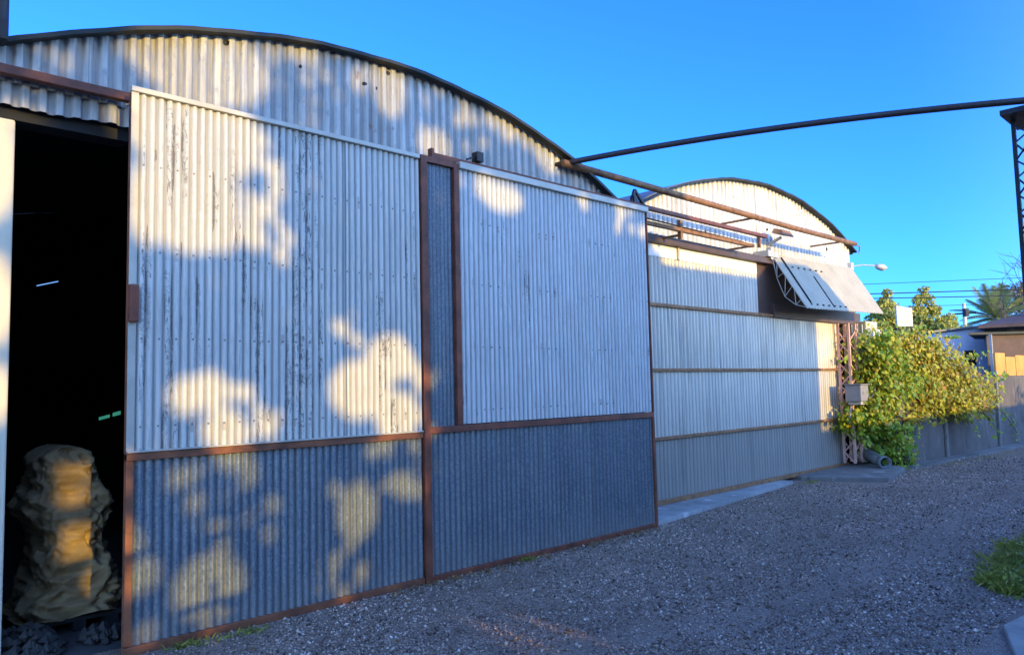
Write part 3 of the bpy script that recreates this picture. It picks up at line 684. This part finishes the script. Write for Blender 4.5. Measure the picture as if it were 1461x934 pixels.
# ------------------------------------------------------------------ inside the open shed
vs = []; fs = []; nu, nv = 110, 120; sg = lambda a, p: math.copysign(abs(a)**p, a)
for j in range(nv+1):
    t = j/nv; wz = 1.18*t
    w = (.33 - .11*t + .035*math.sin(t*11+.6) + .02*math.sin(t*23)) * (1 if t < .93 else math.sqrt(max(.02, 1-((t-.93)/.07)**2)))
    for i in range(nu):
        th = 2*PI*i/nu; x, y = sg(math.cos(th), .5), sg(math.sin(th), .6)
        f1 = mnoise.noise((x*1.6, y*1.3, t*6+3)); f2 = abs(mnoise.noise((x*3+t*3, y*2, t*13))); f3 = abs(mnoise.noise((x*7-t*5, y*5, t*24)))
        k = 1 + .22*f1 - .32*f2 - .14*f3
        vs.append((1.585 + .03*math.sin(t*5) + x*w*k, 1.12 + .06*t + y*.38*k*(1-.25*t), .11 + wz + .05*f1*(1-t) - .03*f2))
for j in range(nv):
    for i in range(nu): a = j*nu+i; b = j*nu+(i+1)%nu; fs.append((a, b, b+nu, a+nu))
fs.append(tuple(nv*nu+i for i in range(nu)))
tag(MB().add(vs, fs).build('tarpaulin', M['tarp'], None, True), 'crumpled cream tarpaulin heaped up just inside the dark doorway', 'tarpaulin')
pl = thing('pallet', (1.8,1.05,0), 'dark timber pallet under the crumpled tarpaulin in the doorway', 'pallet')
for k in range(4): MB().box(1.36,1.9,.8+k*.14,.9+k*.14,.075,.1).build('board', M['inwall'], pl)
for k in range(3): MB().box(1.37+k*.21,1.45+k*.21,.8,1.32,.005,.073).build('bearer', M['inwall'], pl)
def heap(name, cx, cy, rx, ry, h, n, label, seed):
    r = np.random.default_rng(seed); m = MB()
    for _ in range(n):
        a, q = r.uniform(0, 2*PI), math.sqrt(r.uniform(0,1)); x = cx+rx*q*math.cos(a); y = cy+ry*q*math.sin(a)
        s = r.uniform(.02,.06); z = h*(1-q*q)*r.uniform(.3,1)+s*.4
        vs = [(x+s*r.uniform(.6,1.2)*p[0]*.9, y+s*r.uniform(.6,1.2)*p[1], z+s*r.uniform(.4,1)*p[2]) for p in ((1,0,0),(0,1,0),(-1,0,0),(0,-1,0),(0,0,1),(0,0,-1))]
        m.add(vs, [(0,1,4),(1,2,4),(2,3,4),(3,0,4),(1,0,5),(2,1,5),(3,2,5),(0,3,5)])
    return tag(m.build(name, M['rubble']), label, 'rubble', kind='stuff')
heap('rubble_heap', 1.22, .55, .22, .35, .16, 260, 'dark rubble heap at the foot of the cream pillar', 3)
heap('debris_heap', 1.66, .48, .12, .14, .08, 80, 'small dark debris heap behind the left door edge', 4)

# ------------------------------------------------------------------ background right
sb = thing('sign_board', (23.4,2.5,0), 'cream board on posts rising above the vine', 'board')
a, b = Vector((23.15,2.72,0)), Vector((23.5,2.42,0)); d = (b-a)
q = MB(); q.add([(*a.xy,3.1),(*b.xy,3.1),(*b.xy,3.62),(*a.xy,3.7),(a.x+.06,a.y+.06,3.1),(b.x+.06,b.y+.06,3.1),(b.x+.06,b.y+.06,3.62),(a.x+.06,a.y+.06,3.7)], [(0,1,2,3),(7,6,5,4),(0,4,5,1),(1,5,6,2),(2,6,7,3),(3,7,4,0)])
q.build('panel', M['sign'], sb); q = MB()
for z in (3.25,3.4,3.54): q.bar((a.x-.012,a.y-.012,z),(b.x-.012,b.y-.012,z), .012)
q.build('batten', M['cap'], sb)
for p in (a, b): MB().bar((p.x+.05,p.y+.05,0),(p.x+.05,p.y+.05,3.1), .06).build('post', M['bark'], sb)

gs = thing('garden_shed', (28,3,0), 'lavender grey outbuilding with mono pitch roof behind the vine', 'outbuilding')
c4 = [(28.4,3.36,3.1),(29.75,2.2,3.28),(32.4,4.3,3.3),(31,5.6,3.15)]
q = MB(); q.add([(x,y,0) for x,y,z in c4]+c4, [(0,1,5,4),(1,2,6,5),(2,3,7,6),(3,0,4,7),(4,5,6,7)]); q.build('wall', M['lav'], gs)
c5 = [(28.2,3.32,3.13),(29.75,1.95,3.31),(32.7,4.3,3.33),(31,5.9,3.18)]
q = MB(); q.add(c5+[(x,y,z+.07) for x,y,z in c5], [(0,1,5,4),(1,2,6,5),(2,3,7,6),(3,0,4,7),(4,5,6,7),(3,2,1,0)]); q.build('roof', M['roof'], gs)
p0 = Vector((28.4,3.36,0)).lerp(Vector((29.75,2.2,0)), .55) + Vector((-.012,-.016,0)); p1 = p0 + Vector((.3,-.26,0))
q = MB(); q.add([(*p0.xy,2.0),(*p1.xy,2.0),(*p1.xy,2.5),(*p0.xy,2.5)], [(0,1,2,3)]); q.build('window', M['dark'], gs)

ph = thing('porch_shed', (25,0,0), 'brown boarded lean to with black roof edge behind the board fence', 'shed')
q = MB(); q.prism([(24.1,.75),(25.9,-.95),(28.5,-.6),(26.5,1.4)], 0, 2.76); q.build('wall', M['porch'], ph)
q = MB(); q.prism([(23.6,1.05),(26.0,-1.25),(29,-.9),(26.6,1.7)], 2.765, 2.83); q.build('roof', M['roofedge'], ph)
MB().bar((23.95,.62,0),(23.95,.62,2.76),.07).build('post', M['cap'], ph)
hs = thing('tiled_house', (30,-2,0), 'house with broad brown tiled roof beyond the outbuilding', 'house')
q = MB(); q.prism([(28.2,1.2),(30,-5),(38,-3),(36,3)], 0, 3.25); q.build('wall', M['rough_wall'], hs)
q = MB(); q.add([(27.2,1.75,3.22),(29.2,-6,3.22),(39,-3.5,3.3),(37,4,3.3),(30.5,1.3,3.72),(32,-4.6,3.8)], [(0,1,5,4),(1,2,5),(2,3,4,5),(3,0,4)])
q.add([(27.2,1.75,3.12),(29.2,-6,3.12),(29.2,-6,3.218),(27.2,1.75,3.218)], [(0,1,2,3)]); q.build('roof', M['tile'], hs)
eh = thing('eave_shelter', (27,-2.5,0), 'dark sloping shelter roof entering at the right edge', 'shelter')
q = MB(); q.add([(26.3,.1,5.05),(28.5,-3.5,5.5),(31,-3,5.6),(28.8,.6,5.1),(26.3,.1,4.9),(28.5,-3.5,4.9),(31,-3,5.0),(28.8,.6,4.9)], [(0,1,2,3),(0,4,5,1),(7,6,5,4),(1,5,6,2),(2,6,7,3),(3,7,4,0)]); q.build('roof', M['roofedge'], eh)
MB().bar((28.3,-2.6,0),(28.3,-2.6,4.95),.12).build('post', M['bark'], eh)
MB().bar((29.6,-2.4,0),(29.6,-2.4,4.95),.12).build('post', M['bark'], eh)

def blob_tree(name, base, label, cat, mat, clusters, leaf, per, trunk_r, group=None, trunk_h=None, shape='oval', seed=2, nrm=(0,0,.4), bark='bark'):
    t = thing(name, base, label, cat, group); r = np.random.default_rng(seed); P = []
    for (x, y, z, rad) in clusters:
        n = int(per*rad**2); d = r.normal(size=(n,3)); d /= np.linalg.norm(d, axis=1)[:,None]; q = r.uniform(.25, 1.05, n)[:,None]**.6
        P.append(np.array(base)[None] + np.array((x,y,z))[None] + d*q*rad*np.array((1,1,.8)))
    V, Fc = leaf_cloud(np.concatenate(P), leaf, nrm, 1., shape, seed, .3); raw_mesh('crown', V, Fc, mat, t)
    tr = MB(); b = Vector(base); top = max(c[2] for c in clusters)*.85 if trunk_h is None else trunk_h
    tr.tube([b, b+Vector((.05,0,top*.4)), b+Vector((0,.05,top*.75)), b+Vector((.02,0,top))], [trunk_r*1.3,trunk_r,trunk_r*.7,trunk_r*.3], 9)
    for (x, y, z, rad) in clusters[::max(1, len(clusters)//16)]:
        s = b+Vector((0,0,max(.3, min(z*.75, top*.8)))); tr.tube([s, s.lerp(b+Vector((x,y,z)), .5)+Vector((0,0,.1)), b+Vector((x,y,z))], [trunk_r*.4,trunk_r*.25,trunk_r*.1], 6)
    tr.build('trunk', M[bark], t, True); return t
def tiers(h, w, n, seed, z0=1.5, lop=.3):
    r = random.Random(seed); o = []
    for i in range(n):
        f = i/(n-1); z = z0 + (h-z0)*f; rad = w*(1-f)*.8 + .18
        for k in range(9 if f < .8 else 4):
            a = r.uniform(0, 6.28); o.append((rad*math.cos(a)*r.uniform(.3,1.2), rad*math.sin(a)*r.uniform(.3,1.2), z + r.uniform(-lop,lop), .24+rad*.2))
    return o
blob_tree('conifer_tree', (43.1,8.3,0), 'tall ragged yellow green conifer behind the cream board', 'tree', M['conifer'], tiers(5.9,3.6,9,4), .2, 900, .2, 'trees beyond the wall', seed=6, nrm=(-.3,-1,.3))
blob_tree('conifer_tree', (37.6,8.2,0), 'smaller bushy conifer half hidden behind the awning', 'tree', M['conifer'], tiers(5.4,2.4,8,9), .2, 900, .18, 'trees beyond the wall', seed=7, nrm=(-.3,-1,.3))
blob_tree('leafy_tree', (74,9.6,0), 'dry tan leafed tree behind the palm', 'tree', M['tan'], [(random.uniform(-2.6,2.6),random.uniform(-2.6,2.6),random.uniform(5.0,8.9),random.uniform(.6,1.2)) for _ in range(34)], .26, 300, .16, 'trees beyond the wall', seed=8)
for i, (x, y, h, lab) in enumerate([(36,5.5,3.6,'low green bush between the conifer and the pole'),(41,6,4.2,'rounded green bush left of the palm'),(33,6.6,3.4,'green bush under the smaller conifer')]):
    blob_tree('garden_bush', (x,y,0), lab, 'bush', M['conifer'], [(random.uniform(-1.5,1.5),random.uniform(-1.5,1.5),random.uniform(.6,h-.5),random.uniform(.4,.7)) for _ in range(22)], .16, 420, .06, 'bushes beyond the wall', seed=20+i)
pm = thing('palm_tree', (62.5,9.7,0), 'palm tree with arching feathery fronds at the right', 'palm')
tk_ = MB(); tk_.tube([(62.5,9.7,0),(62.6,9.7,2.5),(62.5,9.7,5.6)], [.32,.26,.24], 12); tk_.build('trunk', M['bark'], pm, True)
for i in range(30):
    az = i*2.399+.3; el = math.radians(78 - 110*(i/29)); L = 3.3*random.uniform(.85,1.1); pts = []; vs = []; fs = []
    for j in range(12):
        t = j/11; hx = L*t*math.cos(el)+.25*t; hz = L*t*math.sin(el) - 1.25*t*t*math.cos(el)*1.1
        pts.append(Vector((62.5+hx*math.cos(az), 9.7+hx*math.sin(az), 5.6+hz)))
    fr_ = MB(); fr_.tube(pts, [.035*(1-k/13) for k in range(12)], 5)
    sd = Vector((-math.sin(az), math.cos(az), 0))
    for j in range(2, 44):
        t = j/44*11; k = min(10, int(t)); p = pts[k].lerp(pts[k+1], t-k); dr_ = (pts[k+1]-pts[k]).normalized(); ll = .75*math.sin(PI*(j/46)**.7)+.1
        for sg in (-1, 1):
            tip = p + (sd*sg*.8 + dr_*.65 + Vector((0,0,-.28)))*ll*random.uniform(.8,1.1); wv = dr_*.035
            fr_.add([p-wv, p+wv, tip+wv*.3, tip-wv*.3], [(0,1,2,3)])
    fr_.build('frond', M['palm'], pm)
up = thing('utility_pole', (55.8,9.9,0), 'pale concrete utility pole beside the palm', 'utility pole')
MB().tube([(55.8,9.9,0),(55.8,9.9,6.35)], [.16,.11], 10).build('pole', M['plaster'], up)
q = MB(); q.bar((55.8,9.2,5.7),(55.8,10.6,5.7),.1); q.tube([(55.75,9.8,5.5),(55.75,9.8,6.0)], .2, 10); q.build('crossarm', M['dark'], up)
for k, (z, dz, zo, sg, lab) in enumerate([(5.13,.27,.1,.25,'highest thin power line over the palm'),(4.84,.08,.0,.15,'upper of two thick power lines'),(4.79,-.05,.0,.22,'lower of two thick power lines'),(4.35,.12,.4,.3,'faint lowest power line by the pole')]):
    a = Vector((22.8,14.2+zo,z-.2)); b = Vector((56,-18,z+dz*3.2)); pts = []
    for i in range(41):
        t = i/40; p = a.lerp(b, t); p.z -= sg*4*t*(1-t)*.6 - .25; pts.append(p)
    pl = MB().tube(pts, [.012,.022,.02,.01][k], 5).build('power_line', M['dark_line'], None); tag(pl, lab, 'power line', 'power lines crossing behind the sheds')

# bare tree on the right
bt = thing('bare_tree', (29.4,-.35,0), 'leafless tree with fine purple grey twigs at the right edge', 'tree', 'trees beyond the wall')
bm_ = MB(); rr = random.Random(5)
def branch(p, d, L, rad, dep):
    n = 4; pts = [p]
    for i in range(n):
        d = (d + Vector((rr.uniform(-.25,.25), rr.uniform(-.25,.25), rr.uniform(-.1,.2)))).normalized(); pts.append(pts[-1] + d*L/n)
    bm_.tube(pts, [rad*(1-.5*i/n) for i in range(n+1)], 5 if dep > 1 else 3)
    if dep == 0: return
    for i in range(4 if dep > 1 else 5):
        k = rr.randint(1, n); a = Vector((rr.uniform(-1,1), rr.uniform(-1,1), rr.uniform(-.3,.9))).normalized()
        branch(pts[k], (d*.55 + a*.75).normalized(), L*rr.uniform(.5,.72), rad*.5, dep-1)
branch(Vector((29.4,-.35,0)), Vector((-.03,.05,1)), 3.8, .12, 4)
bm_.build('trunk', M['greybark'], bt)

# ------------------------------------------------------------------ what stands behind the viewer and throws the evening shade
ow = thing('opposite_wall', (30,-9.1,0), 'low brick wall across the yard', 'wall')
MB().box(12.5, 70, -9.25, -9.05, 0, 2.2).build('wall_panel', M['tilemake'], ow)
MB().box(12.5, 70, -9.3, -9.0, 2.2, 2.27).build('coping', M['concrete'], ow)
bh = thing('brick_warehouse', (10.3,-12,0), 'brick warehouse across the yard', 'warehouse')
MB().box(7.55, 12.55, -13.5, -9.31, 0, 4.7).build('wall', M['tilemake'], bh)
q = MB(); pf = [(7.4,4.8),(10.9,4.83),(11.25,5.08),(12.3,5.11),(12.55,5.0),(12.68,4.78),(12.68,4.701),(7.4,4.701)]; n = len(pf)
q.add([(x,-8.98,z) for x,z in pf] + [(x,-13.7,z) for x,z in pf], [tuple(range(n)), tuple(range(n,2*n))[::-1]] + [(k,k+n,(k+1)%n+n,(k+1)%n) for k in range(n)])
MB().box(12.552,12.68,-13.2,-9.32,0,4.7).build('downpipe_casing', M['tilemake'], bh)
q.build('roof', M['roof'], bh)

# light that the crowns let through: ellipses (u, v, ru, rv, share) on the door plane
SPOTS = [(2.09,3.48,.47,.38,.97),(2.05,2.97,.36,.35,.95),(1.77,2.93,.13,.29,.85),(2.5,3.25,.24,.37,.7),(2.3,2.8,.31,.2,.7),(2.67,2.85,.2,.21,.6),(1.78,3.56,.11,.17,.9),(3.71,1.9,.24,.2,.97),(3.41,1.65,.27,.24,.97),(3.78,1.43,.22,.2,.97),(3.85,1.69,.22,.18,.6),(3.96,1.79,.16,.13,.7),(3.34,2.09,.17,.15,.45),(2.04,1.63,.13,.13,.9),(2.2,1.67,.13,.13,.8),(2.3,1.39,.16,.15,.97),(2.51,1.62,.15,.14,.55),(2.61,1.42,.13,.12,.6),(2.43,1.25,.1,.1,.7),(2.2,1.46,.09,.09,.4),(4.12,1.7,.15,.12,.5),(4.14,1.37,.15,.12,.55),(2.31,1.09,.31,.14,.72),(3.39,.68,.19,.22,.97),(2.58,.74,.14,.14,.65),(3.94,.86,.2,.15,.75),(3.59,.88,.41,.1,.3),(2.21,.33,.25,.21,.97),(1.77,.64,.1,.07,.75),(1.78,.48,.1,.1,.8),(3.26,.26,.2,.19,.65),(2.27,.67,.1,.11,.6),(1.74,.16,.04,.11,.5),(1.83,.14,.03,.12,.5),(3.73,1.2,.32,.1,.7),(2.03,1.0,.16,.14,.5),(2.16,.08,.14,.05,.7),
 (5.05,3.48,.28,.14,.95),(4.81,3.54,.16,.11,.85),(5.23,3.42,.16,.08,.65),(6.24,3.56,.19,.12,.5),(7.08,3.49,.32,.27,.45),(4.59,3.54,.19,.11,.35),(2.22,4.15,.53,.32,.8),(2.33,4.35,.27,.22,.8),(1.97,4.19,.2,.21,.5),(2.91,4.41,.22,.29,.5),(3.29,4.46,.2,.31,.35),(3.9,4.4,.18,.27,.85),(3.64,4.43,.22,.22,.45),(4.41,3.97,.2,.15,.85),(6.02,4.25,.27,.24,.97),(5.75,4.35,.19,.15,.75),(4.8,4.35,.11,.13,.5),(1.18,3.51,.2,.06,.75),(1.03,3.49,.09,.06,.9),(1.65,3.59,.07,.05,.6),(1.17,3.86,.24,.14,.15),(5.14,4.4,.58,.29,.25),
 (.9,3.15,.17,.36,.97),(.92,2.3,.16,.3,.85),(.93,1.72,.15,.2,.9),(1.45,1.24,.1,.06,.97),(1.62,1.24,.06,.05,.9),(1.5,1.08,.16,.06,.97),(1.57,.74,.17,.12,.98),(1.38,.4,.09,.1,.88),(1.7,.46,.08,.09,.88),(3.69,-.27,.42,.05,.5)]
HOLES = []
for (a, b, ra, rb, sh_) in SPOTS:
    if sh_ < .8:
        hr = .062; nh = max(1, int(round(-math.log(1-sh_)*ra*rb/hr**2)))
        for _ in range(nh):
            t = rng.uniform(0, 2*PI); q = math.sqrt(rng.uniform(0, 1)); HOLES.append((a+ra*q*math.cos(t), b+rb*q*math.sin(t), hr*rng.uniform(.7, 1.35)))
for _ in range(70): HOLES.append((rng.uniform(2.6, 7.2), rng.uniform(3.8, 4.7), rng.uniform(.03, .055)))
for _ in range(14): HOLES.append((rng.uniform(.9, 1.8), rng.uniform(3.7, 4.4), rng.uniform(.03, .05)))
for _ in range(40): HOLES.append((rng.uniform(1.7, 4.4), rng.uniform(.05, 3.4), rng.uniform(.02, .045)))
def lit(u, v):
    T = np.full_like(u, .004)
    for (a, b, ra, rb, sh_) in SPOTS:
        if sh_ < .8: continue
        d = np.sqrt(((u-a)/(ra+.02))**2 + ((v-b)/(rb+.02))**2)
        T = np.maximum(T, np.where(d < 1.0, 1., 0.))
    return T
def openhole(u, v, m=0.):
    o = np.zeros(len(u), bool)
    for (a, b, r) in HOLES: o |= (np.abs(u-a) < r+m) & (np.abs(v-b) < r+m) & ((u-a)**2 + (v-b)**2 < (r+m)**2)
    return o
LS, YT = .075, -15.0
OFF = [(0,0)] + [(.24*math.cos(k*PI/4), .24*math.sin(k*PI/4)) for k in range(8)] + [(.12*math.cos(k*PI/2), .12*math.sin(k*PI/2)) for k in range(4)]
def dark_all(u, v):
    dk = ~openhole(u, v, .2)
    for du, dv in OFF: dk &= lit(u+du, v+dv) < .5
    return dk
def ragged(u, v): return (v < 5.0 + .5*np.sin(u*2.1) + .35*np.sin(u*5.3+1)) & ~((u > 8.4) & (v > 3.5))
N = 620000; u = rng.uniform(-.2, 8.6, N); v = rng.uniform(-1.0, 5.3, N)
ok = ragged(u, v) & (lit(u, v) < .5) & ~openhole(u, v); u, v = u[ok], v[ok]
ok = ~dark_all(u, v); u, v = u[ok], v[ok]
yy = YT + np.clip(rng.normal(0, .25, len(u)), -.6, .6); P = np.stack([u + SX*yy, yy, v - SZ*yy], -1)
ub = rng.uniform(-6, 8.6, 110000); vb = rng.uniform(-2.4, 5.8, 110000)
dk = ragged(ub, vb) & dark_all(ub, vb); ub, vb = ub[dk], vb[dk]
yb = YT - .2 + np.clip(rng.normal(0, .4, len(ub)), -1, 1); PB = np.stack([ub + SX*yb, yb, vb - SZ*yb], -1); PB = PB[PB[:,2] > .1]
sizes = np.concatenate([np.full(len(P), LS), np.full(len(PB), .24)]); P = np.concatenate([P, PB])
own = np.where(P[:,2] < 2.6, -1, np.clip(((P[:,0]+3.8)/3.2).astype(int), 0, 3))
for k in range(4):
    sel = P[own == k]; bx = [-2.6,.6,3.9,7.2][k]
    t = thing('broadleaf_tree', (bx,-15.1,0), 'leafy tree across the yard shading the doors', 'tree', 'trees across the yard')
    V, Fc = leaf_cloud(sel, sizes[own == k], (0,-1.2,.2), .6, 'oval', 40+k); raw_mesh('crown', V, Fc, M['tree'], t)
    tr = MB(); tr.tube([(bx,-15.1,0),(bx+.05,-15.1,1.5),(bx,-15.2,3.4),(bx,-15.2,6.2)], [.2,.15,.1,.04], 9)
    tr.build('trunk', M['bark'], t, True)
hd = thing('hedge', (2,-15,0), 'dense clipped hedge across the yard', 'hedge')
V, Fc = leaf_cloud(P[own == -1], sizes[own == -1], (0,-1.2,.2), .6, 'oval', 50); raw_mesh('foliage', V, Fc, M['tree'], hd)
rf = thing('shadow_bars', (2.4,-7.6,0), 'added unseen bars that cast dark stripes on the left door', 'fence')
q = MB(); Yf = -7.6; q.bar((1.4,Yf,.66-SZ*Yf-.07),(2.35,Yf,.66-SZ*Yf+.02),.045); q.bar((2.0,Yf,.2-SZ*Yf),(2.5,Yf,.23-SZ*Yf),.045); q.bar((1.35,Yf,0),(1.35,Yf,1.8),.06); q.bar((1.36+.0,Yf,.5),(2.5,Yf,.5),.03); q.bar((1.44,Yf,.5),(1.44,Yf,1.78),.05); q.bar((2.24,Yf,.5),(2.24,Yf,1.56),.04)  # bars added out of view to throw stripes across the sun spots
q.bar((2.5,Yf,0),(2.5,Yf,1.4),.05); q.bar((2.6,Yf,1.68),(3.1,Yf,1.67),.035); q.bar((3.1,Yf,0),(3.1,Yf,1.7),.06); q.bar((2.3,Yf,1.38),(3.1,Yf,1.4),.03)
q.v = [(x-.38,y,z) for x,y,z in q.v]; q.build('rail', M['bark'], rf)
# ragged shrubs on the far opposite wall: uneven shade line on the boundary wall
for i in range(7):
    x = 19.5 + i*2.6; h = [2.3,2.75,2.0,2.5,2.0,2.6,2.2][i]
    blob_tree('yard_shrub', (x,-9.9,0), 'leafy shrub behind the low wall across the yard', 'shrub', M['tree'], [(random.uniform(-.8,.8),random.uniform(-.3,.3),random.uniform(1.4,h),random.uniform(.25,.45)) for _ in range(14)], .14, 500, .05, 'shrubs across the yard', seed=60+i)

# added unseen crown: cuts sky light at the doorway, above the sun's path
ot = thing('broadleaf_tree', (-3.2,-8.2,0), 'added unseen tree whose high crown dims the sky light on the doorway', 'tree', 'trees across the yard')
n = 9000; P = np.stack([rng.uniform(-4.5, 4.2, n), rng.uniform(-11, -6.2, n), rng.uniform(7.05, 8.6, n)], -1)
P = P[(np.sin(P[:,0]*1.9+P[:,1]) + np.sin(P[:,1]*2.3-P[:,0]*.7) > -1.15)]
V, Fc = leaf_cloud(P, .26, (0,0,1), 1., 'oval', 77); raw_mesh('crown', V, Fc, M['tree'], ot)
tr = MB(); tr.tube([(-3.2,-8.2,0),(-3.1,-8.2,3),(-2.8,-8.2,5.5),(-2.2,-8.3,7.4)], [.26,.22,.17,.1], 10)
for x, y in ((3.5,-7.6),(1.5,-9.8),(-1,-6.9),(0.5,-8.3),(-4,-9.5)): tr.tube([(-2.6,-8.25,6.4),(-2.6+(x+2.6)*.4,-8.25+(y+8.25)*.4,7.25),(x,y,7.9)], [.09,.06,.02], 6)
tr.build('trunk', M['bark'], ot, True)
